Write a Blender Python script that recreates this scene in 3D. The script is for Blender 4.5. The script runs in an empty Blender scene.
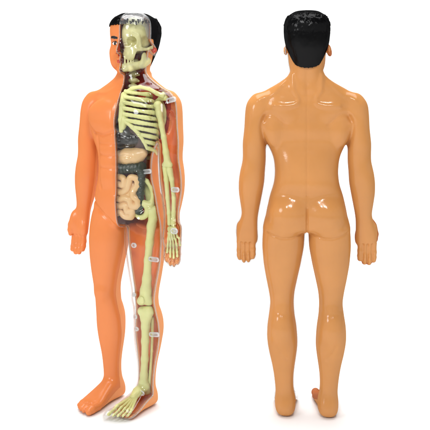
import bpy, bmesh, math, random
import numpy as np
from mathutils import Vector, Matrix

S = 0.001            # one modelling unit = 1 mm
sc = bpy.context.scene
# ------------------------------------------------------------------ camera
CAM_D, CAM_H, HORIZON = 780.0, 304.7, 103.0
cam_data = bpy.data.cameras.new('camera')
cam = bpy.data.objects.new('camera', cam_data)
sc.collection.objects.link(cam)
cam.location = (0, -CAM_D*S, CAM_H*S)
cam.rotation_euler = (math.radians(90), 0, 0)
cam_data.sensor_width = 36.0
cam_data.lens = 36.0*CAM_D/430.0
cam_data.shift_y = -(215.0-HORIZON)/430.0
cam_data.clip_start = 0.01
cam_data.clip_end = 50
sc.camera = cam
# ------------------------------------------------------------------ world, lamps, exposure
w = bpy.data.worlds.new('World'); sc.world = w; w.use_nodes = True
bg = w.node_tree.nodes['Background']
bg.inputs['Color'].default_value = (1, 1, 1, 1)
bg.inputs['Strength'].default_value = 0.8
_nt = w.node_tree      # studio walls: pale near the floor, dim towards the ceiling
_tc = _nt.nodes.new('ShaderNodeTexCoord'); _sx = _nt.nodes.new('ShaderNodeSeparateXYZ')
_rp = _nt.nodes.new('ShaderNodeValToRGB')
_mr = _nt.nodes.new('ShaderNodeMapRange'); _mr.inputs['From Min'].default_value = -1; _mr.inputs['From Max'].default_value = 1
_nt.links.new(_tc.outputs['Generated'], _sx.inputs[0]); _nt.links.new(_sx.outputs['Z'], _mr.inputs['Value'])
_nt.links.new(_mr.outputs[0], _rp.inputs[0]); _nt.links.new(_rp.outputs[0], bg.inputs['Color'])
_e = _rp.color_ramp.elements; _e[0].position = 0.5; _e[0].color = (1, 1, 1, 1); _e[1].position = 0.86; _e[1].color = (0.15, 0.15, 0.15, 1)
_rp.color_ramp.interpolation = 'EASE'
sc.view_settings.view_transform = 'Standard'
sc.view_settings.look = 'None'
sc.view_settings.exposure = 0.0
sc.view_settings.gamma = 1.0

def lamp(name, loc, target, size, power, size_y=None, spread=None):
    l = bpy.data.lights.new(name, 'AREA')
    l.size = size*S
    l.shape = 'DISK'
    if size_y:
        l.shape = 'RECTANGLE'; l.size_y = size_y*S
    l.energy = power
    l.color = (1.0, 1.0, 1.0)
    if spread: l.spread = math.radians(spread)
    o = bpy.data.objects.new(name, l); sc.collection.objects.link(o)
    o.location = Vector(loc)*S
    o.rotation_euler = (Vector(target)-Vector(loc)).to_track_quat('-Z', 'Y').to_euler()
    return o
lamp('softbox', (-900, -850, 700), (0, 0, 200), 380, 4.5)
lamp('backdrop_light', (0, 250, 1500), (0, 700, 0), 1600, 29, 900)
lamp('spot_panel', (40, -760, 850), (60, 0, 260), 46, 1.15)
lamp('spot_panel', (-150, -760, 820), (-60, 0, 260), 46, 1.15)
lamp('spot_panel', (150, -760, 800), (90, 0, 260), 46, 1.15)

lamp('strip_panel', (20, -820, 980), (20, 0, 260), 300, 0.9, 26)

sc.cycles.use_denoising = True
sc.cycles.transparent_max_bounces = 40
sc.cycles.max_bounces = 10
sc.cycles.glossy_bounces = 5
sc.cycles.transmission_bounces = 10
sc.cycles.caustics_reflective = False
sc.cycles.caustics_refractive = False
sc.cycles.blur_glossy = 0.5

# ------------------------------------------------------------------ materials
def lin(r, g, b):
    f = lambda c: (c/255/12.92) if c/255 <= 0.04045 else ((c/255+0.055)/1.055)**2.4
    return (f(r), f(g), f(b), 1.0)

def plastic(name, rgb, rough=0.3, sss=0.0, bump=0.0, bscale=400, coat=0.0, var=0.06, spec=0.5, stretch=None, vscale=25, gloss=0.0):
    m = bpy.data.materials.new(name); m.use_nodes = True
    nt = m.node_tree; p = nt.nodes['Principled BSDF']
    p.inputs['Roughness'].default_value = rough
    p.inputs['Specular IOR Level'].default_value = spec
    if sss:
        p.inputs['Subsurface Weight'].default_value = sss
        p.inputs['Subsurface Radius'].default_value = (1.0, 0.45, 0.2)
        p.inputs['Subsurface Scale'].default_value = 0.004
    if coat:
        p.inputs['Coat Weight'].default_value = coat
        p.inputs['Coat Roughness'].default_value = 0.035
    tc = nt.nodes.new('ShaderNodeTexCoord')
    n = nt.nodes.new('ShaderNodeTexNoise'); n.inputs['Scale'].default_value = vscale
    n.inputs['Detail'].default_value = 4
    nt.links.new(tc.outputs['Object'], n.inputs['Vector'])
    mx = nt.nodes.new('ShaderNodeMix'); mx.data_type = 'RGBA'
    c = lin(*rgb)
    mx.inputs['A'].default_value = tuple(max(0, v*(1-var)) for v in c[:3])+(1,)
    mx.inputs['B'].default_value = tuple(min(1, v*(1+var)) for v in c[:3])+(1,)
    nt.links.new(n.outputs['Fac'], mx.inputs['Factor'])
    nt.links.new(mx.outputs['Result'], p.inputs['Base Color'])
    if bump:
        b = nt.nodes.new('ShaderNodeTexNoise'); b.inputs['Scale'].default_value = bscale
        b.inputs['Detail'].default_value = 3
        mp = nt.nodes.new('ShaderNodeMapping')
        if stretch: mp.inputs['Scale'].default_value = stretch
        nt.links.new(tc.outputs['Object'], mp.inputs['Vector'])
        nt.links.new(mp.outputs['Vector'], b.inputs['Vector'])
        bn = nt.nodes.new('ShaderNodeBump'); bn.inputs['Strength'].default_value = bump
        bn.inputs['Distance'].default_value = 0.001
        nt.links.new(b.outputs['Fac'], bn.inputs['Height'])
        nt.links.new(bn.outputs['Normal'], p.inputs['Normal'])
        if coat: nt.links.new(bn.outputs['Normal'], p.inputs['Coat Normal'])
    if gloss:
        p.inputs['Specular IOR Level'].default_value = 0.0
        p.inputs['Roughness'].default_value = 1.0
        p.inputs['Coat Weight'].default_value = 0.0
        g = nt.nodes.new('ShaderNodeBsdfGlossy'); g.inputs['Roughness'].default_value = rough
        ms = nt.nodes.new('ShaderNodeMixShader'); ms.inputs[0].default_value = gloss
        nt.links.new(p.outputs[0], ms.inputs[1]); nt.links.new(g.outputs[0], ms.inputs[2])
        if bump: nt.links.new(bn.outputs['Normal'], g.inputs['Normal'])
        nt.links.new(ms.outputs[0], nt.nodes['Material Output'].inputs['Surface'])
    return m

def clear(name, tint=(0.97, 0.975, 0.97), boost=0.9, base=0.03, rough=0.03, bump=0.15, haze=0.0):
    m = bpy.data.materials.new(name); m.use_nodes = True
    nt = m.node_tree; nt.nodes.clear()
    out = nt.nodes.new('ShaderNodeOutputMaterial')
    tr = nt.nodes.new('ShaderNodeBsdfTransparent'); tr.inputs['Color'].default_value = (*tint, 1)
    gl = nt.nodes.new('ShaderNodeBsdfGlossy'); gl.inputs['Roughness'].default_value = rough
    lw = nt.nodes.new('ShaderNodeLayerWeight'); lw.inputs['Blend'].default_value = 0.5
    fr = nt.nodes.new('ShaderNodeMath'); fr.operation = 'POWER'; fr.inputs[1].default_value = 4.0
    nt.links.new(lw.outputs['Facing'], fr.inputs[0])
    ma = nt.nodes.new('ShaderNodeMath'); ma.operation = 'MULTIPLY_ADD'
    ma.inputs[1].default_value = boost; ma.inputs[2].default_value = base; ma.use_clamp = True
    mix = nt.nodes.new('ShaderNodeMixShader')
    tc = nt.nodes.new('ShaderNodeTexCoord')
    b = nt.nodes.new('ShaderNodeTexNoise'); b.inputs['Scale'].default_value = 120
    bn = nt.nodes.new('ShaderNodeBump'); bn.inputs['Strength'].default_value = bump; bn.inputs['Distance'].default_value = 0.001
    nt.links.new(tc.outputs['Object'], b.inputs['Vector'])
    nt.links.new(b.outputs['Fac'], bn.inputs['Height'])
    nt.links.new(bn.outputs['Normal'], gl.inputs['Normal'])
    nt.links.new(bn.outputs['Normal'], lw.inputs['Normal'])
    nt.links.new(fr.outputs[0], ma.inputs[0])
    nt.links.new(ma.outputs[0], mix.inputs[0])
    nt.links.new(tr.outputs[0], mix.inputs[1]); nt.links.new(gl.outputs[0], mix.inputs[2])
    last = mix
    if haze:
        df = nt.nodes.new('ShaderNodeBsdfDiffuse'); df.inputs['Color'].default_value = (0.9, 0.9, 0.9, 1)
        m2 = nt.nodes.new('ShaderNodeMixShader'); m2.inputs[0].default_value = haze
        nt.links.new(mix.outputs[0], m2.inputs[1]); nt.links.new(df.outputs[0], m2.inputs[2])
        last = m2
    nt.links.new(last.outputs[0], out.inputs['Surface'])
    return m

def glass(name, rough=0.02, tint=(0.95, 0.96, 0.95)):
    m = bpy.data.materials.new(name); m.use_nodes = True
    p = m.node_tree.nodes['Principled BSDF']
    p.inputs['Base Color'].default_value = (*tint, 1)
    p.inputs['Roughness'].default_value = rough
    p.inputs['IOR'].default_value = 1.42
    p.inputs['Transmission Weight'].default_value = 1.0
    return m

M = {
 'orange_front': plastic('orange_front', (221, 130, 73), 0.22, sss=0.1, bump=0.05, gloss=0.035),
 'orange_back':  plastic('orange_back', (236, 156, 96), 0.16, sss=0.1, bump=0.05, gloss=0.045),
 'tan_back':     plastic('tan_back', (198, 137, 78), 0.15, sss=0.08, bump=0.07, var=0.14, gloss=0.038),
 'tan_front':    plastic('tan_front', (176, 98, 50), 0.2, sss=0.05, gloss=0.04),
 'lining':       plastic('lining', (200, 62, 34), 0.3, coat=0.1, var=0.25, spec=0.3),
 'lining_limb':  plastic('lining_limb', (244, 138, 72), 0.3, coat=0.15, var=0.12),
 'bone':         plastic('bone', (218, 217, 148), 0.38, sss=0.2, bump=0.25, bscale=300, var=0.12, vscale=60),
 'bone_dark':    plastic('bone_dark', (214, 208, 150), 0.4, bump=0.3, var=0.15),
 'hair':         plastic('hair', (4, 4, 5), 0.2, bump=0.5, bscale=300, stretch=(1.0, 1.0, 0.35), gloss=0.016),
 'hair_clear':   clear('hair_clear', (0.86, 0.87, 0.88), 1.8, 0.05, 0.08, 0.9, haze=0.06),
 'clear':        clear('clear'),
 'clear_tab':    clear('clear_tab', (0.97, 0.97, 0.97), 2.6, 0.14, 0.08, 0.4, haze=0.34),
 'flange':       clear('flange', (0.90, 0.89, 0.88), 2.0, 0.10, 0.06, 0.4, haze=0.2),
 'liver':        plastic('liver', (30, 27, 25), 0.28, bump=0.5, bscale=150, coat=0.4, var=0.3),
 'lung':         plastic('lung', (74, 44, 36), 0.35, var=0.3),
 'colon':        plastic('colon', (44, 56, 44), 0.35, bump=0.4, bscale=200, var=0.3),
 'gut':          plastic('gut', (230, 190, 136), 0.32, sss=0.2, bump=0.1, var=0.08, coat=0.3),
 'white':        plastic('white', (238, 236, 230), 0.3),
 'black':        plastic('black', (12, 11, 11), 0.35),
 'lip':          plastic('lip', (190, 70, 50), 0.35),
 'cyc':          plastic('cyc', (246, 246, 246), 0.6, var=0.004, spec=0.1),
}

# ------------------------------------------------------------------ field modelling tools
class Field:
    """Signed field on a grid; shapes are blended into it and the zero surface becomes a mesh."""
    def __init__(s, lo, hi, h, mirror=False):
        s.h = h; s.mirror = mirror
        s.lo = np.array(lo, float)
        if mirror: s.lo[0] = 0.0
        n = np.ceil((np.array(hi)-s.lo)/h).astype(int)+1
        s.ax = [s.lo[i]+h*np.arange(n[i]) for i in range(3)]
        s.F = np.full(n, 50.0, np.float32)
    def box(s, lo, hi):
        sl = []
        for i in range(3):
            a = int(np.clip(math.floor((lo[i]-s.lo[i])/s.h), 0, len(s.ax[i])-1))
            b = int(np.clip(math.ceil((hi[i]-s.lo[i])/s.h)+1, a+1, len(s.ax[i])))
            sl.append(slice(a, b))
        g = [s.ax[i][sl[i]].astype(np.float32) for i in range(3)]
        return tuple(sl), g[0][:, None, None], g[1][None, :, None], g[2][None, None, :]
    def put(s, sl, d, k, op='add'):
        A = s.F[sl]
        if op == 'add':
            if k > 0:
                hh = np.maximum(k-np.abs(A-d), 0)/k
                s.F[sl] = np.minimum(A, d)-hh*hh*k*0.25
            else: s.F[sl] = np.minimum(A, d)
        elif op == 'cut':
            if k > 0:
                hh = np.maximum(k-np.abs(A+d), 0)/k
                s.F[sl] = np.maximum(A, -d)+hh*hh*k*0.25
            else: s.F[sl] = np.maximum(A, -d)
        elif op == 'keep':
            s.F[sl] = np.maximum(A, d)
    def ell(s, c, r, k=2, op='add', rot=0.0):
        R = max(r)+k+3 if op != 'cut' else max(r)+k+1
        sl, X, Y, Z = s.box([c[i]-R for i in range(3)], [c[i]+R for i in range(3)])
        x, y, z = X-c[0], Y-c[1], Z-c[2]
        if rot:
            ca, sa = math.cos(rot), math.sin(rot)
            x, z = x*ca+z*sa, -x*sa+z*ca
        q = np.sqrt((x/r[0])**2+(y/r[1])**2+(z/r[2])**2)
        g = np.sqrt((x/r[0]**2)**2+(y/r[1]**2)**2+(z/r[2]**2)**2)+1e-6
        d = np.where(q < 0.35, (q-1)*min(r), q*(q-1)/g)
        s.put(sl, d, k, op)
    def chain(s, pts, k=1.5, op='add', flat=None, kin=None):
        """tapered tube through pts = [(x,y,z,r), ...]; flat = (axis, factor) squeezes it"""
        for a, b in zip(pts[:-1], pts[1:]):
            s.seg(a, b, k, op, flat)
    def seg(s, a, b, k, op='add', flat=None):
        A = np.array(a[:3], float); B = np.array(b[:3], float); r0, r1 = a[3], b[3]
        R = max(r0, r1)*(flat[1] if flat and flat[1] > 1 else 1)+k+3
        sl, X, Y, Z = s.box(np.minimum(A, B)-R, np.maximum(A, B)+R)
        u = B-A; L = float(u@u)+1e-9
        t = np.clip(((X-A[0])*u[0]+(Y-A[1])*u[1]+(Z-A[2])*u[2])/L, 0, 1)
        dx, dy, dz = X-A[0]-t*u[0], Y-A[1]-t*u[1], Z-A[2]-t*u[2]
        if flat:
            if flat[0] == 0: dx = dx/flat[1]
            if flat[0] == 1: dy = dy/flat[1]
            if flat[0] == 2: dz = dz/flat[1]
        d = np.sqrt(dx*dx+dy*dy+dz*dz)-(r0+(r1-r0)*t)
        s.put(sl, d, k, op)
    def groove(s, pts, w, depth, rng=None):
        """push the surface in (depth > 0) or out along a polyline"""
        P = [np.array(p, float) for p in pts]
        lo = np.min(P, axis=0)-3*w-1; hi = np.max(P, axis=0)+3*w+1
        sl, X, Y, Z = s.box(lo, hi)
        best = None
        for A, B in zip(P[:-1], P[1:]):
            u = B-A; L = float(u@u)+1e-9
            t = np.clip(((X-A[0])*u[0]+(Y-A[1])*u[1]+(Z-A[2])*u[2])/L, 0, 1)
            d2 = (X-A[0]-t*u[0])**2+(Y-A[1]-t*u[1])**2+(Z-A[2]-t*u[2])**2
            best = d2 if best is None else np.minimum(best, d2)
        s.F[sl] += depth*np.exp(-best/(w*w))
    def groove_xz(s, pts, w, depth, side):
        """the same, but measured in the frontal plane only, on the front (-1) or the back (+1)"""
        P = [np.array(p, float) for p in pts]
        lo = np.min(P, axis=0)-3*w-1; hi = np.max(P, axis=0)+3*w+1
        sl, X, Y, Z = s.box((lo[0], -200, lo[1]), (hi[0], 200, hi[1]))
        best = None
        for A, B in zip(P[:-1], P[1:]):
            u = B-A; L = float(u@u)+1e-9
            t = np.clip(((X-A[0])*u[0]+(Z-A[1])*u[1])/L, 0, 1)
            d2 = (X-A[0]-t*u[0])**2+(Z-A[1]-t*u[1])**2
            best = d2 if best is None else np.minimum(best, d2)
        wt = 1/(1+np.exp(-side*(Y-side*4)/1.5))
        s.F[sl] += depth*np.exp(-best/(w*w))*wt
    def loft(s, rows, k=3, axis=2, n=2.3, sm=3.0, op='add', cap=2.0):
        """rows: (t, c1, c2, r1, r2front, r2back[, n]) sections along the axis; c1,r1 = x; c2,r2 = the other axis"""
        rows = sorted(rows, key=lambda r: r[0])
        T = np.array([r[0] for r in rows])
        oth = 1 if axis == 2 else 2
        ta, tb = T[0], T[-1]
        tt = np.arange(ta-cap*2-3, tb+cap*2+3, 0.5)
        def col(i, dflt=None):
            v = np.array([r[i] if len(r) > i else dflt for r in rows], float)
            q = np.interp(tt, T, v)
            kr = np.exp(-0.5*(np.arange(-12, 13)*0.5/sm)**2) if sm > 0 else np.array([1.0]); kr /= kr.sum()
            qp = np.pad(q, 12, mode='edge') if sm > 0 else q
            return np.convolve(qp, kr, 'valid') if sm > 0 else q
        c1, c2, r1, rf, rb, nn = col(1), col(2), col(3), col(4), col(5), col(6, n)
        M1 = (np.abs(c1)+r1).max()+k+4
        lo = [0, 0, 0]; hi = [0, 0, 0]
        lo[0] = (c1-r1).min()-k-4; hi[0] = (c1+r1).max()+k+4
        lo[oth] = (c2-rf).min()-k-4; hi[oth] = (c2+rb).max()+k+4
        lo[axis] = ta-k-4; hi[axis] = tb+k+4
        sl, X, Y, Z = s.box(lo, hi)
        Tg = Z if axis == 2 else Y
        O = Y if axis == 2 else Z
        I = lambda a: np.interp(Tg, tt, a).astype(np.float32)
        C1, C2, R1, RF, RB, N = I(c1), I(c2), I(r1), I(rf), I(rb), I(nn)
        u = np.abs((X-C1)/R1); dv = O-C2
        v = np.abs(np.where(dv < 0, dv/RF, dv/RB))
        q = (u**N+v**N)**(1/N)
        d = (q-1)*np.minimum(R1, np.minimum(RF, RB))
        e = np.maximum(ta-Tg, Tg-tb)
        hh = np.maximum(cap*2-np.abs(d-e), 0)/(cap*2)
        d = np.maximum(d, e)+hh*hh*cap*0.5
        s.put(sl, d.astype(np.float32), k, op)
    def relax(s):
        g = np.gradient(s.F, s.h)
        m = np.sqrt(g[0]**2+g[1]**2+g[2]**2)
        s.F = np.clip(s.F/np.maximum(m, 0.15), -6, 6)
    def full(s):
        if not s.mirror: return s.F, s.lo
        F = np.concatenate([s.F[:0:-1], s.F], axis=0)
        lo = s.lo.copy(); lo[0] = -(s.F.shape[0]-1)*s.h
        return F, lo
    def mesh(s, name, mat):
        F, lo = s.full()
        V, Q = nets(F, lo, s.h)
        return tomesh(name, V, Q, mat)

def nets(F, lo, h):
    F = np.pad(F, 1, constant_values=5.0); lo = lo-h
    I = F < 0
    nx, ny, nz = F.shape
    cx, cy, cz = nx-1, ny-1, nz-1
    cnt = np.zeros((cx, cy, cz), np.int8)
    corners = [(i, j, k) for i in (0, 1) for j in (0, 1) for k in (0, 1)]
    for i, j, k in corners: cnt += I[i:i+cx, j:j+cy, k:k+cz]
    act = (cnt > 0) & (cnt < 8)
    ids = np.full((cx, cy, cz), -1, np.int64)
    C = np.argwhere(act); ids[act] = np.arange(len(C))
    acc = np.zeros((len(C), 3)); num = np.zeros(len(C))
    for a in corners:
        for ax in range(3):
            if a[ax]: continue
            b = list(a); b[ax] = 1
            fa = F[C[:, 0]+a[0], C[:, 1]+a[1], C[:, 2]+a[2]]
            fb = F[C[:, 0]+b[0], C[:, 1]+b[1], C[:, 2]+b[2]]
            m = (fa < 0) != (fb < 0)
            t = np.where(m, fa/np.where(m, fa-fb, 1), 0)
            p = np.tile(np.array(a, float), (len(C), 1)); p[:, ax] += t
            acc += p*m[:, None]; num += m
    V = (C+acc/num[:, None])*h+lo
    quads = []
    for ax in range(3):
        sA = [slice(None)]*3; sB = [slice(None)]*3
        sA[ax] = slice(0, -1); sB[ax] = slice(1, None)
        ch = I[tuple(sA)] != I[tuple(sB)]
        o = [i for i in range(3) if i != ax]
        E = np.argwhere(ch)
        ok = (E[:, o[0]] > 0) & (E[:, o[1]] > 0) & (E[:, o[0]] < ids.shape[o[0]]) & (E[:, o[1]] < ids.shape[o[1]])
        E = E[ok]
        def cell(d0, d1):
            q = E.copy(); q[:, o[0]] += d0; q[:, o[1]] += d1
            return ids[q[:, 0], q[:, 1], q[:, 2]]
        q = np.stack([cell(-1, -1), cell(0, -1), cell(0, 0), cell(-1, 0)], 1)
        ins = I[E[:, 0], E[:, 1], E[:, 2]]
        if ax == 1: ins = ~ins
        q[~ins] = q[~ins][:, ::-1]
        quads.append(q)
    return V, np.concatenate(quads)

def tomesh(name, V, Q, mat, smooth=True):
    me = bpy.data.meshes.new(name)
    me.vertices.add(len(V)); me.vertices.foreach_set('co', (V*S).astype(np.float32).ravel())
    me.loops.add(Q.size); me.loops.foreach_set('vertex_index', Q.astype(np.int32).ravel())
    me.polygons.add(len(Q)); me.polygons.foreach_set('loop_start', np.arange(0, Q.size, Q.shape[1], dtype=np.int32))
    me.polygons.foreach_set('loop_total', np.full(len(Q), Q.shape[1], np.int32))
    me.update(calc_edges=True); me.validate()
    me.polygons.foreach_set('use_smooth', np.full(len(me.polygons), smooth))
    me.materials.append(mat)
    return me

def link(name, me, parent=None):
    o = bpy.data.objects.new(name, me); sc.collection.objects.link(o)
    if parent: o.parent = parent
    return o

# ------------------------------------------------------------------ placing of the two figures
LEFT_POS, LEFT_ROT = (-89.0, 12.0), math.radians(-32.5)
RIGHT_POS, RIGHT_ROT = (90.0, -12.0), math.radians(180.0-4.8)
def at(X, Y, yd):
    """point of the left figure (its own axes) that lies at depth yd behind its middle plane and shows at picture point X, Y"""
    d = np.array([(X-215.0)/CAM_D, 1.0, -(Y-HORIZON)/CAM_D])
    o = np.array([0.0, -CAM_D, CAM_H])
    c, s_ = math.cos(-LEFT_ROT), math.sin(-LEFT_ROT)
    R = np.array([[c, -s_, 0], [s_, c, 0], [0, 0, 1]])
    oo = R@(o-np.array([LEFT_POS[0], LEFT_POS[1], 0])); dd = R@d
    t = (yd-oo[1])/dd[1]
    p = oo+t*dd
    return (float(p[0]), float(p[1]), float(p[2]))
def ar(X, Y, yd, r): return (*at(X, Y, yd), r)

Z0 = 407.7
# ------------------------------------------------------------------ the body form (figure's left = +x, front = -y)
def loft_rows(tab): return [(Z0-t[0],)+tuple(t[1:]) for t in tab]
B = Field((0, -66, -2), (76, 46, 400), 0.8, mirror=True)
def oi(y, outer, inner, cy, rf, rb=None, n=2.2):
    return (y, (outer+inner)/2, cy, (outer-inner)/2, rf, rb or rf, n)
# torso
B.loft(loft_rows([
 (90, 0, 6, 25, 12, 13), (96, 0, 4, 31, 16, 15), (104, 0, 3, 36, 20, 17, 2.4), (113, 0, 2, 39.5, 22, 19, 2.5), (123, 0, 1, 42.5, 24, 20, 2.5),
 (131, 0, 1, 42.8, 24, 19.5, 2.5), (140, 0, 0.5, 40.5, 22, 18, 2.4), (147, 0, 0, 37, 20.5, 19, 2.5), (153, 0, 0, 33.8, 20, 21, 2.5), (160, 0, 0, 31.9, 19.5, 22.5, 2.7),
 (171, 0, 0, 31, 19.5, 24, 2.7), (180, 0, 0, 31.8, 19.5, 24.5, 2.7), (186, 0, 0, 33.2, 19.5, 24, 2.6), (192, 0, 0, 35.5, 19.5, 21.5, 2.6), (203, 0, 0, 38.2, 19.5, 22, 2.5),
 (213, 0, 0, 40.2, 18.5, 22, 2.4), (224, 0, 0, 41.8, 17, 21, 2.4), (230, 0, 0, 42.0, 14.5, 18, 2.4)]), k=0, n=2.3, cap=3)
# trapezius and collar
B.loft(loft_rows([(72, 0, 10, 13.5, 12, 12), (78, 0, 9, 17, 13, 13), (84, 0, 9, 27, 13, 14, 2.0), (90, 0, 8, 39, 15, 15, 2.0), (96, 0, 6, 48, 15, 15, 2.0), (106, 0, 4, 49, 15, 15)]), k=5, cap=3)
# neck
B.loft(loft_rows([(52, 0, 13, 15, 14, 15), (66, 0, 12, 15.2, 14, 16), (76, 0, 10, 15.6, 13, 16), (88, 0, 7, 18, 13, 13)]), k=4, cap=3)
# arm
B.loft(loft_rows([
 oi(94, 51, 30, 5, 9), oi(98.5, 56.5, 32, 5, 12), oi(105, 60, 33, 5, 14.5), oi(115, 61, 35, 4.5, 15.5), oi(128, 61.6, 38.5, 4, 15), oi(143, 63.4, 40.4, 3, 14.4),
 oi(152, 63.2, 40.5, 2.5, 13.5), oi(160, 63.2, 40.5, 2, 13), oi(171, 66, 41.5, 1.5, 13), oi(181, 67.4, 42, 1, 12.6), oi(192, 67.3, 44, 0.5, 11.4), oi(205, 65.4, 46.6, -0.5, 9),
 oi(213, 64.2, 48.2, -2, 7), oi(220, 66.2, 49, -3, 6.4), oi(228, 68, 49, -4, 6, n=2.5), oi(236, 69.6, 49.2, -5, 5.4, n=2.6), oi(244, 69.6, 50, -5.5, 4.2, n=2.8)]), k=3.5, cap=2)
# fingers and thumb
for fx, fy, r in ((67.0, 259.5, 2.75), (62.6, 262.0, 2.8), (58.0, 261.6, 2.8), (53.6, 258.4, 2.7)):
    B.chain([(fx, -5.3, Z0-242, r), (fx, -5.8, Z0-(fy-9), r), (fx-0.05, -6.8, Z0-(fy-4), r), (fx-0.1, -7.8, Z0-(fy-1.0), r*0.95)], k=1.3, flat=(1, 1.15))
B.chain([(66, -5, Z0-225, 3.6), (68.6, -8.5, Z0-233, 3.0), (68.4, -10, Z0-238, 2.7), (67.4, -10.8, Z0-242, 2.3)], k=2)
B.ell((64.8, -8, Z0-228.5), (4, 4, 10), k=5)
B.ell((52.5, -7.5, Z0-236), (3.5, 3, 7), k=3)
# leg
B.loft(loft_rows([
 oi(214, 39, 1.5, 0, 17, 20), oi(222, 42, 1.3, 0.5, 19, 21), oi(231, 43.4, 1.9, 0.3, 20, 20.5), oi(245, 43.9, 2.6, -0.5, 19.8, 19.5), oi(262, 42.5, 5.8, -1.5, 18, 17.5), oi(277, 39.9, 9.2, -3, 15, 18),
 oi(290, 37.2, 12, -3.5, 13, 16.5), oi(300, 35.6, 12.8, -3, 12.6, 16), oi(311, 37, 12.1, -1, 12, 16.5), oi(322, 38.7, 10.1, 1.5, 12, 16), oi(333, 39.1, 9.2, 2.5, 12, 15), oi(341, 38.2, 9.1, 3, 12, 13),
 oi(350, 36.4, 10.2, 3, 11, 11.5), oi(360, 33.9, 11.8, 3, 9.6, 9.8), oi(370, 32.1, 13, 3, 8.8), oi(379, 31, 13.2, 3, 8.6), oi(388, 30.3, 12.4, 3.5, 9.4, 9.4), oi(397, 30, 12, 4, 10.5, 10.5), oi(404, 29, 13, 4, 11, 11.5)]), k=2.2, cap=2.5)
# foot: sections along y
foot = [(16.2, 20.9, 6.0, 6.0, 5.6, 5.6), (13, 21.0, 7.4, 8.4, 7.2, 9), (7, 21.0, 9, 9.4, 9, 13), (-2, 21, 10, 9.8, 10, 13), (-10, 20.8, 8.6, 10.3, 8.6, 10.5), (-19, 20.6, 7, 11.4, 7, 8.2),
        (-27, 20.2, 5.6, 12.6, 5.6, 6.0), (-33, 19.8, 4.8, 13.0, 4.8, 4.8), (-37, 19.8, 4.2, 12.6, 4.2, 4.2)]
B.loft([(a, b, c, d, e, f, 2.5) for a, b, c, d, e, f in foot], k=4, axis=1, cap=3)
for tx, ty, r in ((10.9, -45.5, 4.1), (17.4, -45.2, 3.0), (22.4, -43.6, 2.8), (26.8, -41, 2.6), (30.6, -38, 2.4)):
    B.chain([(tx+0.4, -33, 4.6, r), (tx, ty+4, 4.6, r*1.02), (tx, ty, 3.6, r*0.86)], k=1.0)
# chest, back and hip relief
def cat2(P, n=5):
    out = []; P = [P[0]]+list(P)+[P[-1]]
    for a, b, c, d in zip(P[:-3], P[1:-2], P[2:-1], P[3:]):
        for q in range(n):
            t = q/n
            out.append(tuple(0.5*((2*b[m])+(-a[m]+c[m])*t+(2*a[m]-5*b[m]+4*c[m]-d[m])*t*t+(-a[m]+3*b[m]-3*c[m]+d[m])*t**3) for m in range(2)))
    out.append(P[-1]); return out
B.ell((19, -14.5, Z0-119), (20, 8.5, 16), k=5)
B.ell((18, 14, Z0-212), (17.5, 13.5, 17), k=6)
B.ell((23, 14, Z0-108), (16, 8, 14), k=6)
B.ell((33, 12, Z0-127), (8, 7, 17), k=6)
B.ell((25, 11, Z0-327), (9, 7, 17), k=5)
B.ell((24, -11, Z0-297), (7, 6, 8), k=5)
B.ell((12, -16, Z0-152), (9, 5, 8), k=5); B.ell((12, -16, Z0-165), (9, 5, 7), k=5); B.ell((12, -15.6, Z0-179), (10, 5, 10), k=5)
B.groove_xz([(0, Z0-98), (0, Z0-196)], 2.2, 1.5, -1)
B.groove_xz([(0, Z0-134), (14, Z0-138), (27, Z0-136), (36, Z0-126), (39, Z0-112)], 1.8, 1.3, -1)
for yy in (147, 158.5, 171): B.groove_xz([(0, Z0-yy), (20, Z0-yy+1)], 1.1, 0.6, -1)
B.groove_xz([(23, Z0-140), (23, Z0-165), (20, Z0-190)], 1.8, 0.8, -1)
B.groove_xz([(38, Z0-203), (24, Z0-212), (10, Z0-222), (2, Z0-229)], 2.0, 1.1, -1)
B.groove_xz([(0, Z0-86), (0, Z0-192)], 1.1, 0.4, 1)
B.groove_xz([(0, Z0-192), (0, Z0-230)], 0.9, 0.45, 1)
B.groove_xz([(0, Z0-205), (0, Z0-230)], 1.0, 0.6, 1)
B.groove_xz(cat2([(41.5, Z0-117), (44.5, Z0-125), (43, Z0-137), (39, Z0-150)]), 2.0, 1.1, 1)
B.groove_xz(cat2([(43, Z0-120), (39, Z0-115), (32, Z0-115.5), (21, Z0-124)]), 2.2, 0.75, 1)
B.groove_xz([(2, Z0-228.5), (8, Z0-231.5), (16, Z0-233.6), (24, Z0-233.8), (32, Z0-231.8), (39, Z0-229)], 0.9, 0.9, 1)
B.groove_xz([(6, Z0-225), (16, Z0-229.5), (26, Z0-229.5), (38, Z0-225.5)], 4.0, -0.9, 1)
B.groove_xz([(13.5, Z0-306), (22, Z0-309), (34, Z0-306)], 3.0, 0.35, 1)
B.groove_xz(cat2([(15, Z0-76), (14, Z0-84), (13, Z0-92), (9, Z0-99), (10.5, Z0-104.5), (20, Z0-106.5), (31, Z0-106)]), 2.3, -1.25, 1)
B.groove_xz(cat2([(19, Z0-79), (26, Z0-87), (34, Z0-95), (47, Z0-100)]), 2.4, -0.9, 1)
B.groove_xz([(0, Z0-74), (0, Z0-96)], 3.0, 0.7, 1)
B.groove_xz([(28, Z0-338), (25, Z0-345), (20, Z0-351)], 2.0, 0.6, 1)
B.groove_xz([(7, Z0-89), (18, Z0-95), (35, Z0-95)], 2.0, -0.8, -1)
for gx in (65.1, 60.6, 56.1):
    B.groove([(gx, -2.0, Z0-242), (gx, -2.4, Z0-250), (gx, -4.0, Z0-256), (gx, -6, Z0-262)], 0.8, 1.1)
    B.groove([(gx, -9.2, Z0-243), (gx, -9.8, Z0-251), (gx, -11, Z0-260)], 0.8, 1.1)
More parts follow.
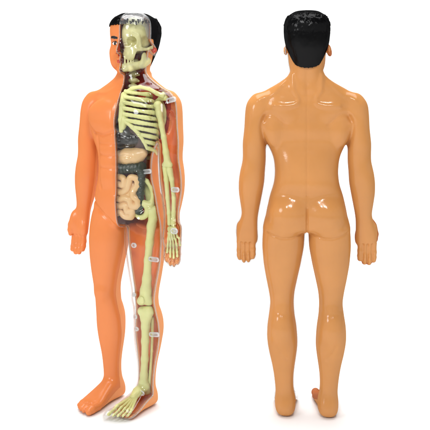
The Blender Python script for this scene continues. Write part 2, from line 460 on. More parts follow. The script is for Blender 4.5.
for yy in (244.5, 250.5): B.groove([(51, -9.6, Z0-yy), (69, -9.6, Z0-yy)], 0.8, 0.6)
# head (skin)
HY = 11.4
B.loft([(Z0-y, 0, HY, rx, f, b, n) for y, rx, f, b, n in (
 (17, 10, 11, 13, 2.1), (18.5, 14, 16, 17, 2.2), (20.5, 17.6, 20.5, 21.5, 2.3), (24, 20.9, 22.6, 25, 2.8), (30, 22.0, 24.0, 26.5, 2.75), (38, 21.7, 24.0, 27, 2.7), (47, 20.8, 23.0, 25.5, 2.6),
 (54, 18.6, 22.6, 22.5, 2.4), (61, 16.8, 22.2, 18, 2.4), (67, 15.6, 21.8, 14, 2.4), (72, 14, 21, 9, 2.2), (76, 11.5, 19.4, 6, 2.0))], k=3, cap=2.5, sm=2)
fy = HY-22.6
B.chain([(0, fy+0.6, Z0-43, 2.0), (0, fy-3.6, Z0-54, 2.7)], k=2.5)
B.ell((0, fy-3.2, Z0-55), (3.4, 3, 2.4), k=1.5)
B.ell((3, fy-0.6, Z0-55.6), (1.8, 2.2, 1.9), k=1.0)
B.ell((7.5, fy+1.8, Z0-40.6), (6, 2.0, 1.5), k=2.5)
B.ell((8.6, fy+0.6, Z0-46), (4.2, 1.7, 2.6), k=2, op='cut')
B.ell((0, fy+1.0, Z0-62), (5.4, 2.4, 1.3), k=1.2); B.ell((0, fy+1.2, Z0-65), (4.6, 2.4, 1.4), k=1.2)
B.ell((13.6, HY-10, Z0-61), (4.8, 11, 11), k=4)
B.ell((0, fy+3, Z0-73), (5.5, 4.6, 4), k=3)
B.ell((13, fy+7.5, Z0-54), (5.5, 4, 6), k=5)
# ear
B.ell((21.4, HY+3.5, Z0-52.8), (2.7, 4.4, 6.0), k=1.5, rot=0.22)
B.ell((23.7, HY+2.2, Z0-52.2), (1.3, 2.6, 3.8), k=0.8, op='cut')
HEADSKIN = B
B.relax()

def split_y(x, z):
    """where the front and the back moulding meet"""
    zz = [-5, 1.6, 5, 13, 24, 40, 60, 85, 108, 125, 165, 200, 260, 300, 318, 335, 352, 400]
    yy = [-35, -33, -22, 2, 2.5, 2.5, 2.5, 1, -3, -3, -1, -1.5, -1, 1, 5, 9, 10, 11]
    s1 = np.interp(z, zz, yy)
    za = [140, 165, 180, 195, 215, 245, 300]; ya = [-6.5, -5.5, -4, -2, -1, 0, 1]
    s2 = np.interp(z, za, ya)
    ear = np.exp(-((z-(Z0-52.8))/7.0)**4)*np.clip((np.abs(x)-19.5)/1.5, 0, 1)
    s1 = s1+ear*10
    t = np.clip((np.abs(x)-43)/5, 0, 1)
    low = (z > 135)
    return np.where(low, s1*(1-t)+s2*t, s1)

V, Q = nets(*B.full(), B.h)
body_me = tomesh('body', V, Q, M['orange_front'])

def cut_mesh(me, name, mat, front, side, x_eps=0.0, thick=1.8, offset=None):
    """the part of the body skin in front of / behind the parting line, and left / right of the middle"""
    bm = bmesh.new(); bm.from_mesh(me)
    co = np.array([v.co[:] for v in bm.verts])/S
    sy = split_y(co[:, 0], co[:, 2])
    for v, s_ in zip(bm.verts, sy): v.co.y -= s_*S
    g = bm.verts[:]+bm.edges[:]+bm.faces[:]
    if front is not None:
        bmesh.ops.bisect_plane(bm, geom=g, plane_co=(0, 0, 0), plane_no=(0, 1, 0), clear_outer=front, clear_inner=not front)
    if side:
        g = bm.verts[:]+bm.edges[:]+bm.faces[:]
        bmesh.ops.bisect_plane(bm, geom=g, plane_co=(x_eps*S, 0, 0), plane_no=(1, 0, 0), clear_outer=side < 0, clear_inner=side > 0)
    co = np.array([v.co[:] for v in bm.verts])/S
    # undo the shift (the parting surface hardly changes over one cell)
    sy = split_y(co[:, 0], co[:, 2])
    for v, s_ in zip(bm.verts, sy): v.co.y += s_*S
    if offset:
        bm.normal_update()
        nn = [v.normal.copy() for v in bm.verts]
        for v, q in zip(bm.verts, nn): v.co += q*offset*S
    m2 = bpy.data.meshes.new(name); bm.to_mesh(m2); bm.free()
    m2.materials.clear(); m2.materials.append(mat)
    return m2

def solid(o, t):
    md = o.modifiers.new('wall', 'SOLIDIFY'); md.thickness = t*S; md.offset = -1; md.use_even_offset = False
    return o

def tube(name, chains, r, mat, parent=None, cyc=False):
    cu = bpy.data.curves.new(name, 'CURVE'); cu.dimensions = '3D'; cu.bevel_depth = r*S; cu.bevel_resolution = 3
    for ch in chains:
        sp = cu.splines.new('POLY'); sp.points.add(len(ch)-1)
        for p, q in zip(sp.points, ch): p.co = (q[0]*S, q[1]*S, q[2]*S, 1)
        sp.use_cyclic_u = cyc
        sp.use_smooth = True
    tmp = bpy.data.objects.new(name, cu); sc.collection.objects.link(tmp)
    dg = bpy.context.evaluated_depsgraph_get(); dg.update()
    me = bpy.data.meshes.new_from_object(tmp.evaluated_get(dg))
    bpy.data.objects.remove(tmp); bpy.data.curves.remove(cu)
    me.materials.clear(); me.materials.append(mat); me.name = name
    return link(name, me, parent)

def rim_chains(me, keep=lambda p: True):
    """ordered runs of the open border of a mesh"""
    bm = bmesh.new(); bm.from_mesh(me)
    bmesh.ops.remove_doubles(bm, verts=bm.verts[:], dist=0.00002)
    nb = {}
    for e in bm.edges:
        if e.is_boundary:
            a, b = e.verts[0].index, e.verts[1].index
            nb.setdefault(a, []).append(b); nb.setdefault(b, []).append(a)
    bm.verts.ensure_lookup_table()
    pos = {i: np.array(bm.verts[i].co[:])/S for i in nb}
    bm.free()
    seen = set(); out = []
    for st in sorted(nb, key=lambda i: len(nb[i])):
        if st in seen: continue
        ch = [st]; seen.add(st); cur = st
        while True:
            nx = [q for q in nb[cur] if q not in seen]
            if not nx: break
            cur = nx[0]; seen.add(cur); ch.append(cur)
        P = np.array([pos[i] for i in ch])
        closed = len(ch) > 3 and ch[0] in nb[ch[-1]]
        if closed: P = np.vstack([P, P[:1]])
        if len(P) < 8: continue
        # smooth and thin out
        K = 5
        PP = np.pad(P, ((K, K), (0, 0)), mode='edge')
        ker = np.ones(2*K+1)/(2*K+1)
        P = np.stack([np.convolve(PP[:, i], ker, 'valid') for i in range(3)], 1)
        P = P[::3]
        run = []
        for p in P:
            if keep(p): run.append(p)
            else:
                if len(run) > 3: out.append(run)
                run = []
        if len(run) > 3: out.append(run)
    return out

# ------------------------------------------------------------------ backdrop and ground
def cyc_sheet():
    bm = bmesh.new()
    prof = [(-3600, 0), (-1600, 0), (900, 0)]+[(900+500*math.sin(a), 500-500*math.cos(a)) for a in np.linspace(0.1, math.pi/2, 16)]+[(1400, 1900)]
    rows = [[bm.verts.new((x*S, y*S, z*S)) for x in np.linspace(-5200, 5200, 14)] for y, z in prof]
    for a, b in zip(rows[:-1], rows[1:]):
        for i in range(len(a)-1): bm.faces.new((a[i], a[i+1], b[i+1], b[i]))
    me = bpy.data.meshes.new('ground'); bm.to_mesh(me); bm.free()
    for p in me.polygons: p.use_smooth = True
    me.materials.append(M['cyc'])
    o = link('ground', me); o['kind'] = 'structure'
    return o
cyc_sheet()

# ------------------------------------------------------------------ hair form
def hair_field(which):
    """which: 'back', 'front_right', 'front_left'"""
    lo = {'back': (-26, HY-4, 334), 'front_right': (-26, HY-32, 366), 'front_left': (-1, HY-32, 366)}[which]
    hi = {'back': (26, HY+32, 399), 'front_right': (1, HY+6, 399), 'front_left': (26, HY+6, 399)}[which]
    H = Field(lo, hi, 0.55)
    rows = [(Z0-y, 0, HY, rx, f, b, n) for y, rx, f, b, n in (
     (15, 10.5, 12, 14, 2.1), (16.6, 15, 17, 18.5, 2.2), (19, 18.8, 22.2, 23.5, 2.3), (23, 21.6, 23.6, 27.6, 2.6), (28, 22.7, 25.4, 29.5, 2.75), (36, 22.7, 25.4, 29.8, 2.7), (45, 21.8, 24.4, 28.6, 2.5),
     (52, 20.1, 25.6, 27, 2.4), (58, 18.0, 25, 24, 2.3), (64, 16.2, 24, 20.6, 2.3), (69, 14.2, 23.4, 17.8, 2.3), (77, 12.5, 21.5, 16.2, 2.3))]
    H.loft(rows, k=0, cap=1.0, sm=2)
    rnd = random.Random(5)
    for i in range(150):
        a = rnd.uniform(0, 2*math.pi); q = rnd.uniform(0.15, 1.0)
        if which != 'back' and rnd.random() < 0.1: continue
        t = math.sqrt(q)
        px, py = 20.6*t*math.cos(a), HY+0.5+26*t*math.sin(a)
        pz = Z0-14.3-(13*t**4)-1.5*t
        dx, dy = rnd.uniform(-1.5, 1.5), rnd.uniform(-4, -1.5)
        H.chain([(px, py, pz-0.8, 1.3), (px+dx, py+dy, pz-0.9+rnd.uniform(-0.6, 0.4), 0.7)], k=0.7)
    if which == 'back':
        for i in range(120):
            b = rnd.uniform(-1.25, 1.25); zz_ = rnd.uniform(19, 37)
            f_ = min(1.0, 0.80+0.2*(zz_-18)/8)
            k_ = (abs(math.sin(b))**2.5+abs(math.cos(b))**2.5)**(-1/2.5)
            px, py = 22.5*f_*k_*math.sin(b), HY+29.1*f_*k_*math.cos(b)
            H.chain([(px, py-0.3, Z0-zz_, 0.9), (px+rnd.uniform(-1, 1), py-0.2, Z0-zz_-rnd.uniform(1, 3), 0.5)], k=0.9)
    sl, X, Y, Z = H.box(lo, hi)
    # the hairline
    yb = Y-HY
    if which == 'back':
        line = np.interp(yb, [-2, 4, 9, 13, 20, 30], [Z0-41, Z0-41.5, Z0-55, Z0-67, Z0-72.3, Z0-72.3])+0*X
        ear = 0
    else:
        line = np.interp(yb, [-30, -22, -16, -10, -6, 0, 6], [Z0-27.5, Z0-27.5, Z0-28, Z0-30, Z0-40, Z0-44, Z0-44])+0*X
    if which != 'front_right': pass
    line = line+(0.2 if which == 'back' else 0.5)*(np.sin(X*1.7)+0.7*np.sin(X*3.1+1))
    H.F[sl] = np.maximum(H.F[sl], (line-Z)*0.8)
    sp = split_y(X, Z)
    if which == 'back': H.F[sl] = np.maximum(H.F[sl], sp-Y+0.0)
    else: H.F[sl] = np.maximum(H.F[sl], Y-sp+0.05)
    if which == 'front_right': H.F[sl] = np.maximum(H.F[sl], X+0.1)
    if which == 'front_left':
        H.F[sl] = np.maximum(H.F[sl], -X+0.1)
    # leave the inside open so the skull can be seen through the clear half
    inner = Field(lo, hi, 0.55)
    inner.loft([(r[0]-1.4, r[1], r[2], r[3]-2.0, r[4]-2.0, r[5]-2.0, r[6]) for r in rows], k=0, cap=1.0, sm=2)
    H.F = np.maximum(H.F, -inner.F)
    return H.mesh('hair', M['hair_clear'] if which == 'front_left' else M['hair'])
hair_me = {k: hair_field(k) for k in ('back', 'front_right', 'front_left')}

# ------------------------------------------------------------------ a figure
back_me = cut_mesh(body_me, 'back_shell', M['orange_back'], False, 0)
front_me = cut_mesh(body_me, 'front_shell', M['orange_front'], True, -1)
clear_me = cut_mesh(body_me, 'clear_front', M['clear'], True, 1)

_t = tube('seam_flange', rim_chains(clear_me, lambda p: abs(p[0]) > 0.8), 0.72, M['flange'])
flange_me = [_t.data]; bpy.data.objects.remove(_t)
_t = tube('seam_flange', rim_chains(clear_me, lambda p: abs(p[0]) <= 0.8), 0.45, M['flange'])
flange_me.append(_t.data); bpy.data.objects.remove(_t)

def figure(name, label, pos, rot, tan):
    e = bpy.data.objects.new(name, None); sc.collection.objects.link(e)
    e.empty_display_size = 0.05
    e.location = (pos[0]*S, pos[1]*S, 0.0005); e.rotation_euler = (0, 0, rot)
    e.scale = (0.987, 0.987, 1.0) if tan else (1.0, 1.0, 1.008)
    e['label'] = label; e['category'] = 'anatomy model'; e['group'] = 'two views of the anatomical figure'
    def sub(me, mat):
        if not tan: return me
        m = me.copy(); m.materials.clear(); m.materials.append(mat); return m
    solid(link('back_shell', sub(back_me, M['tan_back']), e), 1.8)
    solid(link('front_shell', sub(front_me, M['tan_front']), e), 1.8)
    solid(link('clear_front', clear_me, e), 0.9)
    for me in flange_me: link('seam_flange', me, e)
    h = link('hair', hair_me['back'], e)
    link('hair', hair_me['front_right'], e)
    q = link('hair', hair_me['front_left'], e); q['label'] = 'clear moulded hair over the bared skull'
    return e
left = figure('anatomy_figure', 'figure seen from the front, half orange skin, half clear over a skeleton', LEFT_POS, LEFT_ROT, False)
right = figure('anatomy_figure', 'tan figure seen from behind with its glossy back and black hair', RIGHT_POS, RIGHT_ROT, True)
#DETAILS
left['label'] = 'orange figure turned to the left, half clear over its yellow skeleton'
right['label'] = 'tan figure seen from behind with glossy back and black hair'

def surf_y(x, z):
    """y of the front skin"""
    F = HEADSKIN.F; a = abs(x)
    i = int(round((a-HEADSKIN.lo[0])/HEADSKIN.h)); k = int(round((z-HEADSKIN.lo[2])/HEADSKIN.h))
    c = F[i, :, k]
    j = int(np.argmax(c < 0))
    t = c[j-1]/(c[j-1]-c[j])
    return float(HEADSKIN.ax[1][j-1]+t*HEADSKIN.h)
def part(F_, name, mat, parent, label=None):
    o = link(name, F_.mesh(name, mat), parent)
    if label: o['label'] = label
    return o
def shape(lo, hi, h=0.5): return Field(lo, hi, h)

# lining of the trunk and head: an inner wall just under the skin
def lining(front, side):
    me = cut_mesh(body_me, 'inner_lining', M['lining'], front, side, x_eps=0.4*side if side else 0, offset=-2.3)
    bm = bmesh.new(); bm.from_mesh(me)
    dead = []
    for f in bm.faces:
        c = f.calc_center_median()/S
        lim = 42.5 if c.z < Z0-101 else 60
        if c.z < Z0-221 or abs(c.x) > lim or (side < 0 and 322 < c.z < 346 and c.y < HY-6): dead.append(f)
    bmesh.ops.delete(bm, geom=dead, context='FACES')
    bm.to_mesh(me); bm.free()
    return me
link('inner_lining', lining(False, 0), left)
link('inner_lining', lining(True, -1), left)
def limb_lining():
    me = cut_mesh(body_me, 'limb_lining', M['lining_limb'], False, 1, x_eps=0.4, offset=-2.3)
    bm = bmesh.new(); bm.from_mesh(me)
    dead = []
    for f in bm.faces:
        c = f.calc_center_median()/S
        lim = 42.5 if c.z < Z0-101 else 60
        if not (c.z < Z0-221 or abs(c.x) > lim) or c.y < -24 or (abs(c.x) > 45 and c.z < Z0-241): dead.append(f)
    bmesh.ops.delete(bm, geom=dead, context='FACES')
    bm.to_mesh(me); bm.free()
    return me
link('limb_lining', limb_lining(), left)

# face paint
E = shape((-14, HY-32, Z0-52), (-3, HY-14, Z0-38), 0.3)
ey = surf_y(9, Z0-46)
E.ell((-8.8, ey+1.1, Z0-46.2), (4.2, 1.8, 2.4), k=0)
eye = part(E, 'eye', M['white'], left)
E = shape((-14, HY-34, Z0-52), (-3, HY-14, Z0-38), 0.3)
E.ell((-8.4, ey-0.3, Z0-46.2), (1.5, 0.75, 1.9), k=0)
part(E, 'pupil', M['black'], eye)
E = shape((-17, HY-34, Z0-50), (-2, HY-12, Z0-34), 0.3)
E.chain([(-x, surf_y(x, Z0-z)+0.7, Z0-z, r) for x, z, r in ((3.2, 41.0, 1.1), (7, 40.3, 1.3), (10.8, 40.0, 1.15), (14.2, 41.2, 0.6))], k=0.3, flat=(2, 1.3))
E.chain([(-x, surf_y(x, Z0-z)+0.2, Z0-z, 0.45) for x, z in ((5.0, 45.9), (6.8, 44.3), (9.5, 43.8), (12.4, 45.2))], k=0.2)
part(E, 'eyebrow', M['black'], left)
E = shape((-8, HY-34, Z0-70), (0, HY-12, Z0-56), 0.3)
E.chain([(-x, surf_y(x, Z0-z)+0.35, Z0-z, r) for x, z, r in ((0.6, 63, 1.1), (3, 63.2, 0.9), (4.8, 63.4, 0.5))], k=0.3)
E.chain([(-x, surf_y(x, Z0-z)+0.35, Z0-z, r) for x, z, r in ((0.6, 65, 1.2), (2.6, 65, 1.0), (4.2, 64.4, 0.5))], k=0.3)
part(E, 'lips', M['lip'], left)
# little locks at the edge of the hair over the clear half
E = shape((-1, HY-32, Z0-36), (24, HY+4, Z0-16), 0.45)
rnd = random.Random(3)
for i in range(17):
    t = (i+rnd.uniform(-0.45, 0.45))/16
    a = math.radians(-88+86*t)
    x = 1.0+19.6*math.cos(a)*1.0; y = HY-0+23.4*math.sin(a)
    ztop = Z0-23-rnd.uniform(0, 2.2)
    E.chain([(x, y, ztop, rnd.uniform(0.6, 1.1)), (x+rnd.uniform(-1.2, 1.2), y-0.3, ztop-rnd.uniform(1.2, 3.4), rnd.uniform(0.35, 0.8))], k=0.4)
part(E, 'hair_fringe', M['hair'], left)

# ------------------------------------------------------------------ skull
K = shape((-1.5, HY-25, 331), (22, HY+25, 395), 0.5)
K.ell((0, HY+0.5, 371.5), (18.4, 22.5, 18.2), k=0)
K.ell((8, HY-14, 365), (9, 6.5, 8), k=4)
K.ell((6, HY-17, 354), (8, 6, 8), k=3)
K.chain([(12, HY-17.5, 357.5, 2.8), (15.5, HY-10, 357, 2.3), (18, HY-1, 358, 1.9), (18.6, HY+7, 359.5, 2.0)], k=1.5)
K.chain([(4, HY-18.5, 371.2, 2), (10, HY-18.5, 372, 1.8), (15, HY-14.5, 369, 1.8), (16, HY-12, 361, 1.8)], k=1.5)
K.ell((9.8, HY-18.5, 364.3), (5.2, 9.5, 4.6), k=1.5, op='cut')
K.ell((17.5, HY-4, 364), (3.6, 7.5, 5.2), k=2, op='cut')
K.ell((0, HY-24, 357), (3.2, 6, 4.6), k=1, op='cut')
K.ell((13, HY-8, 351), (8, 8, 4.2), k=2, op='cut')
K.groove([(19, HY+6, 380), (18.5, HY+9, 372), (18.6, HY+7, 366)], 0.6, 0.7)
K.groove([(5, HY-14, 388), (13, HY-4, 387), (16, HY+4, 383)], 0.6, 0.5)
for i in range(5):
    a = math.radians(18+26*i)
    K.chain([(8.5*math.sin(a)+0.3, HY-15.5-6*math.cos(a), 350.5, 1.25), (8.3*math.sin(a)+0.3, HY-15.5-5.8*math.cos(a), 347.4, 0.95)], k=0.3)
sl, X, Y, Z = K.box((-2, -50, 300), (30, 50, 420)); K.put(sl, (-0.8-X)+0*Y+0*Z, 0, 'keep')
skull = part(K, 'skull', M['bone_dark'], left)
def lower(o):
    for v in o.data.vertices:
        v.co.z = 0.3890-(0.3890-v.co.z)*1.045
        if v.co.y < HY*S: v.co.y = HY*S+(v.co.y-HY*S)*0.90
lower(skull)
K = shape((-1.5, HY-25, 331), (22, HY+12, 362), 0.5)
K.chain([(0, HY-18.5, 339.6, 4.0), (7, HY-16.5, 340, 3.7), (14.2, HY-4, 343, 3.4), (16, HY+1.5, 346, 3.2), (17.2, HY+3, 346, 1.15)], k=2, flat=(2, 1.1))
K.ell((15, HY-3, 348), (2.2, 5, 6.5), k=2.5)
for i in range(5):
    a = math.radians(18+26*i)
    K.chain([(7.9*math.sin(a)+0.3, HY-15-6*math.cos(a), 343, 1.2), (7.9*math.sin(a)+0.3, HY-15-6.1*math.cos(a), 346.4, 0.95)], k=0.3)
sl, X, Y, Z = K.box((-2, -50, 300), (30, 50, 420)); K.put(sl, (-0.8-X)+0*Y+0*Z, 0, 'keep')
lower(part(K, 'jaw', M['bone_dark'], left))
# neck bones
K = shape((-7, 1, 296), (9, 24, 348), 0.5)
for i in range(7):
    z = 344-i*6.4
    K.ell((0.5, HY-1-i*0.5, z), (5.6, 5, 3.1), k=1)
    K.chain([(0, HY-1-i*0.5, z, 1.6), (6, HY+1-i*0.5, z-0.8, 1.2)], k=1)
part(K, 'neck_vertebrae', M['bone_dark'], left)

# ------------------------------------------------------------------ chest bones
cage = shape((1.5, -24, 256), (12, -8, 314), 0.5)
cage.chain([(5.5, -11, 310, 3.2), (5.5, -14, 300, 3.0), (5.5, -16, 285, 2.8), (5.5, -16.5, 274, 1.8)], k=1, flat=(0, 1.3))
sternum = part(cage, 'sternum', M['bone'], left)
def rib_point(i, t):
    """t 0 front .. 1 side .. 2 back; the cage is an egg"""
    zs = Z0-96.5-i*6.1                        # height at the side
    hh = (Z0-96.5-zs)/60.0
    rx = 23+14*math.sin(min(1, (hh+0.16)/0.75)*math.pi*0.5)-(4.5*max(0, hh-0.62)/0.4)
    rf = 14+5.0*math.sin(min(1, hh/0.5)*math.pi/2)-max(0, hh-0.7)*7
    a = t*math.pi/2
    x = 3.0+(rx-3.0)*math.sin(a)
    y = 1.0-rf*math.cos(a) if t < 1 else 1.0-15*math.cos(a)
    z = zs+(4.0+0.5*i)*math.cos(a)*(1.0 if t < 1 else 1.2)-1.0
    if t < 1 and t > 0: z -= 1.8*math.sin(2*a)
    return x, y, z
EDGE = [0.12]*6+[0.31, 0.47, 0.59, 0.70]
for i in range(10):
    lo_t = EDGE[i]
    pts = []
    for q in np.linspace(lo_t, 1.75, 20):
        x, y, z = rib_point(i, q)
        pts.append((x, y, z, 1.62+0.25*math.sin(q*9+i*2.1) if q > lo_t+0.25 else 1.6))
    A = np.array(pts)
    K = shape(A[:, :3].min(0)-4, A[:, :3].max(0)+4, 0.5)
    K.chain(pts, k=0.5, flat=(2, 1.25))
    part(K, 'rib', M['bone'], left)
# cartilage from the lower ribs up to the breastbone
pts = [(7, -16.5, 277, 2.2)]
for i in (5, 6, 7, 8, 9):
    x, y, z = rib_point(i, EDGE[i]); pts.append((x, y, z, 2.0 if i < 8 else 1.6))
A = np.array(pts); K = shape(A[:, :3].min(0)-5, A[:, :3].max(0)+5, 0.5)
K.chain(pts, k=1.5)
K.ell((8, -14.5, 292), (4.5, 3.2, 15), k=3)
part(K, 'rib_cartilage', M['bone'], left)
# collar bone and shoulder blade
def limb(name, pts, k=1.0, mat='bone', flat=None, extra=None, h=0.5):
    A = np.array([p[:3] for p in pts]); r = max(p[3] for p in pts)
    if extra: A = np.vstack([A]+[np.array(e[0])[None]+np.array(e[1]) for e in extra]+[np.array(e[0])[None]-np.array(e[1]) for e in extra])
    K = shape(A.min(0)-r*1.6-3, A.max(0)+r*1.6+3, h)
    K.chain(pts, k=k, flat=flat)
    if extra:
        for e in extra: K.ell(e[0], e[1], k=e[2] if len(e) > 2 else 2, op=e[3] if len(e) > 3 else 'add')
    return part(K, name, M[mat], left)
limb('collar_bone', [ar(127, 95, -11, 2.2), ar(132, 91.5, -11, 1.9), ar(140, 90, -9, 1.8), ar(149, 92, -5, 1.9), ar(157, 96.5, 0, 2.2), ar(163, 99, 3, 2.6)])
limb('shoulder_blade', [ar(163.5, 96.5, 5, 2.2), ar(166, 101, 5, 2.6), ar(160, 102, 7, 2.4), ar(154, 107, 10, 2.4), ar(153, 118, 12, 2.0), ar(156, 130, 13, 1.6)],
     extra=[((30, 14, Z0-118), (9, 1.8, 16), 2)])
hp = at(158, 107, 0)
limb('upper_arm_bone', [ar(158, 108, 0, 4.4), ar(159.3, 117, 0, 3.1), ar(161.5, 128, 0, 2.7), ar(163.8, 140, 0, 2.6), ar(166, 155, 0, 3.0), ar(167.3, 164, 0, 3.6)], k=2,
     extra=[(at(165.2, 167.5, 0), (3.4, 3, 3.2)), (at(169.6, 167.5, 0), (3.4, 3, 3.2))])
limb('radius_bone', [ar(169.5, 172, 0, 3.4), ar(171.8, 182, 0, 2.3), ar(174, 200, 0, 2.1), ar(173.8, 215, -1, 2.3), ar(173.4, 226, -2, 2.8)], k=1.5)
limb('ulna_bone', [ar(165.5, 170, 1, 3.3), ar(166.5, 182, 1, 2.6), ar(167.6, 200, 1, 2.1), ar(169, 215, 0, 2.0), ar(169.6, 226, -1, 2.3)], k=1.5)
hand = limb('hand_bones', [ar(169.5, 230.5, -3, 2.2), ar(174.5, 230.5, -3, 2.2)], k=1, extra=[(at(172, 233, -4), (4.6, 2.2, 2.8))])
for j, (x0, x1, x2, y2) in enumerate(((176, 179.5, 180, 247), (173.8, 176.5, 177.3, 258), (171.8, 173.4, 173.8, 259.5), (170, 170.6, 170.4, 258.5), (168.6, 168, 167.2, 254))):
    ys = [235, 240, 241, 246, 247.5, 252, 253.5, y2] if j else [234, 239, 240, 243.5, 244.5, y2]
    xs = np.interp(np.linspace(0, 1, len(ys)), [0, 0.45, 1], [x0, x1, x2])
    K = None
    pts = [at(float(xs[q]), ys[q], -5.0-0.45*max(0, ys[q]-244)*0.5) for q in range(len(ys))]
    A = np.array(pts); K = shape(A.min(0)-3, A.max(0)+3, 0.4)
    for q in range(0, len(pts), 2): K.chain([(*pts[q], 1.35), (*[(pts[q][m]+pts[q+1][m])/2 for m in range(3)], 0.9), (*pts[q+1], 1.25)], k=0.3)
    part(K, 'finger_bones', M['bone'], hand)

# ------------------------------------------------------------------ hip and leg bones
K = shape((2, -16, 178), (42, 20, 240), 0.5)
rim = [at(142.5, 180, -2), at(147, 183.5, -1), at(151.5, 190, 0), at(153.2, 197, 1), at(152, 205, 2), at(150.5, 211, 1)]
K.chain([(*p, r) for p, r in zip(rim, (1.6, 2.0, 2.2, 2.4, 3.0, 4.6))], k=2)
K.chain([(*at(146, 186, 5), 2.4), (*at(148.5, 195, 6), 2.8), (*at(149, 206, 5), 3.6)], k=3)
K.ell(at(148.3, 193, 4), (5.5, 2.4, 10.5), k=2, rot=0.25)
c0 = at(141.5, 212, -4)
ring = [(c0[0]+6.3*math.cos(a), c0[1]+1.5*math.cos(a), c0[2]+7.2*math.sin(a)) for a in np.linspace(0, 2*math.pi, 17)]
K.chain([(*p, 2.5) for p in ring], k=1.5)
K.chain([(*ring[3], 3.0), (*at(150, 208, 0), 4.4)], k=2)
part(K, 'hip_bone', M['bone'], left)
limb('thigh_bone', [ar(149.5, 211.5, 0, 4.4), ar(153, 214, 1, 4.3), ar(155.0, 211.5, 2, 3.3), ar(153.5, 219, 1, 4.6), ar(151.5, 228, 0, 4.4), ar(149.6, 245, -2, 3.9), ar(148, 262, -3.5, 3.7), ar(147, 280, -4, 4.4), ar(146, 292, -4, 5.6), ar(145.6, 299, -3.5, 6.6)], k=2.5,
     extra=[(at(141.8, 302, -3), (4.4, 5.5, 4.6), 2.5), (at(149.8, 302, -1), (4.2, 5.5, 4.6), 2.5)])
limb('knee_cap', [ar(141.4, 301, -10.5, 3.2), ar(141.6, 302.6, -10.5, 3.2)], flat=(1, 0.55))
limb('shin_bone', [ar(142.5, 312.5, -2, 5.0), ar(149, 312.5, -1, 5.0), ar(146, 319, -1.5, 5.4), ar(145.6, 328, -1, 4.2), ar(145.2, 342, 0, 3.7), ar(144.8, 360, 1, 3.5), ar(143.9, 376, 2, 3.7), ar(143.6, 384, 2, 4.7), ar(143.2, 388, 2, 5.0)], k=2.5)
limb('calf_bone', [ar(152.3, 319, 5, 2.1), ar(152.4, 335, 5, 1.6), ar(151.8, 352, 6, 1.5), ar(150.6, 372, 6, 1.7), ar(149.4, 388, 6, 2.3)], k=1)
foot_b = limb('foot_bones', [(20, 6, 15, 5), (20, 2, 20, 5), (19, -7, 17, 4.2), (19, -14, 13.5, 3.6)], k=2, flat=(0, 1.2))
for (tx, ty, r) in ((11.5, -42.5, 1.9), (17, -42.5, 1.5), (21.6, -41, 1.5), (25.6, -38.5, 1.4), (29, -35.5, 1.3)):
    x0 = 19+(tx-19)*0.35
    pts = [(x0, -14, 13.2, r), (tx, -29, 8.6, r*0.9), (tx, -29.8, 8.4, r*1.1), (tx, -36+(ty+43)*0.6, 6.4, r*0.8), (tx, ty, 5.0, r*0.9)]
    A = np.array(pts); K = shape(A[:, :3].min(0)-4, A[:, :3].max(0)+4, 0.4); K.chain(pts, k=0.4)
    part(K, 'toe_bones', M['bone'], foot_b)

# ------------------------------------------------------------------ organs
K = shape((-4, -13, 250), (34, 14, 312), 0.6)
K.ell((16, 0, 280), (14.5, 11.5, 27), k=0)
part(K, 'lung', M['lung'], left)
K = shape((-26, -22, 250), (26, 12, 286), 0.5)
K.ell((-4, -5, 268), (17, 11.5, 12.5), k=0); K.ell((8, -5, 266), (14, 10.5, 8.5), k=3); K.ell((2, -7, 272), (9, 10, 8), k=2)
for a, b in (((-8, -17, 276), (8, -16.5, 271)), ((-8, -17, 268), (12, -15, 264)), ((2, -18, 280), (3, -17, 262))): K.groove([a, b], 1.2, 1.4)
part(K, 'liver', M['liver'], left)
K = shape((-20, -22, 234), (34, 12, 262), 0.5)
K.chain([(-6, -6, 247, 7.2), (6, -6, 248.6, 8.2), (16, -4.5, 249.5, 7.8), (22, -3, 252, 5)], k=3)
K.groove([(-4, -13.5, 249), (6, -14, 251), (14, -12, 249)], 1.0, 0.6)
part(K, 'stomach', M['gut'], left)
K = shape((-20, -22, 180), (36, 14, 246), 0.5)
for i in range(9):
    K.ell((-12+i*4.3, -7+0.018*(i-3)**2*4, 235.2+0.3*math.sin(i*1.7)+i*0.35), (3.1, 6.6, 5.6), k=1.5)
for i in range(9): K.ell((22.5-0.35*i, -5.5, 231-i*4.6), (3.9, 4.5, 3.1), k=1.5)
for i in range(5): K.ell((-10+0.4*i, -6.5, 206-i*4), (5.2, 5.5, 3.2), k=1.5)
part(K, 'large_intestine', M['colon'], left)
K = shape((-22, -24, 186), (34, 10, 234), 0.5)
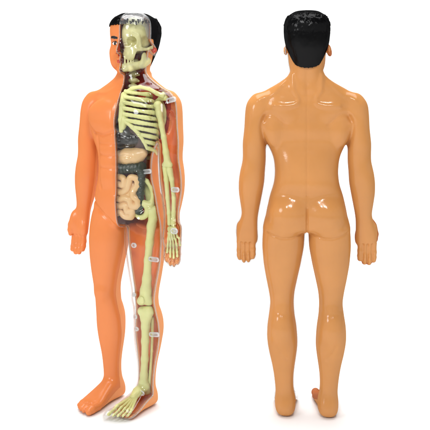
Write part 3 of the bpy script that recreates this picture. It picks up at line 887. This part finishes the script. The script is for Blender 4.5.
path = [(-13, 226), (-8, 227), (-2, 228), (4, 226.5), (4.5, 220.5), (-2, 220.8), (-9, 219.5), (-11.5, 213), (-4, 213.5), (3, 213), (8.5, 216), (10.5, 222), (12, 228), (18, 227), (19.5, 220.5), (16, 215.5), (15.5, 210), (19.5, 206), (19, 200),
        (13.5, 200.5), (11.5, 206), (6, 207.5), (0, 206), (-6, 207), (-11.5, 204.5), (-10.5, 198), (-4, 199), (2, 199.5), (7, 200), (8.5, 194.5), (14, 194.5), (12, 189), (5, 189.5), (0, 193), (-5, 191.5), (-10, 192)]
def catmull(P, n):
    out = []
    P = [P[0]]+list(P)+[P[-1]]
    for a, b, c, d in zip(P[:-3], P[1:-2], P[2:-1], P[3:]):
        for q in range(n):
            t = q/n
            out.append(tuple(0.5*((2*b[m])+(-a[m]+c[m])*t+(2*a[m]-5*b[m]+4*c[m]-d[m])*t*t+(-a[m]+3*b[m]-3*c[m]+d[m])*t**3) for m in range(len(a))))
    out.append(P[-1]); return out
pts = [(x, -12.0+0.014*(x-4)**2+0.004*(z-210)**2, z, 3.25) for x, z in catmull(path, 5)]
K.chain(pts, k=0.25)
K.ell((5, -5.2, 209), (15.5, 7.2, 18), k=0.3)
part(K, 'small_intestine', M['gut'], left)

# ------------------------------------------------------------------ clear locking tabs
def tab(X, Y, yd, wd, ht, rot=0.0):
    p = at(X, Y, yd-3)
    K = shape((-wd-2, -5, -ht-2), (wd+2, 5, ht+2), 0.35)
    hw = max(wd-ht, 0.01)
    ring = []
    for q in range(25):
        a = 2*math.pi*q/24
        ring.append((math.cos(a)*ht*0.85+(hw if math.cos(a) >= 0 else -hw), -0.6, math.sin(a)*ht*0.8, 0.8))
    K.chain(ring, k=0.2)
    K.chain([(-hw*0.7, 1.0, 0, ht*0.75), (hw*0.7, 1.0, 0, ht*0.75)], k=0.6, flat=(1, 0.35))
    o = part(K, 'locking_tab', M['clear_tab'], left)
    o.location = Vector(p)*S; o.rotation_euler = (0, rot, 0)
    return o
tab(171.5, 103, 1, 5.6, 2.4, -0.2); tab(146.5, 174, -2, 6.2, 2.1, -0.12); tab(175.5, 192, -2, 4.6, 2.3); tab(174.5, 233, -7, 4.0, 2.8)
tab(154, 261, -3, 6.0, 2.2); tab(134.3, 247, -5, 2.9, 2.3); tab(154.5, 335.5, 1, 5.8, 2.1, -0.12)
tab(134.5, 296, -4, 2.0, 1.9); tab(135.5, 318, -2, 2.2, 2.0); tab(137, 330, -1, 2.2, 1.8); tab(141, 393, -4, 4.4, 2.0, 0.2)
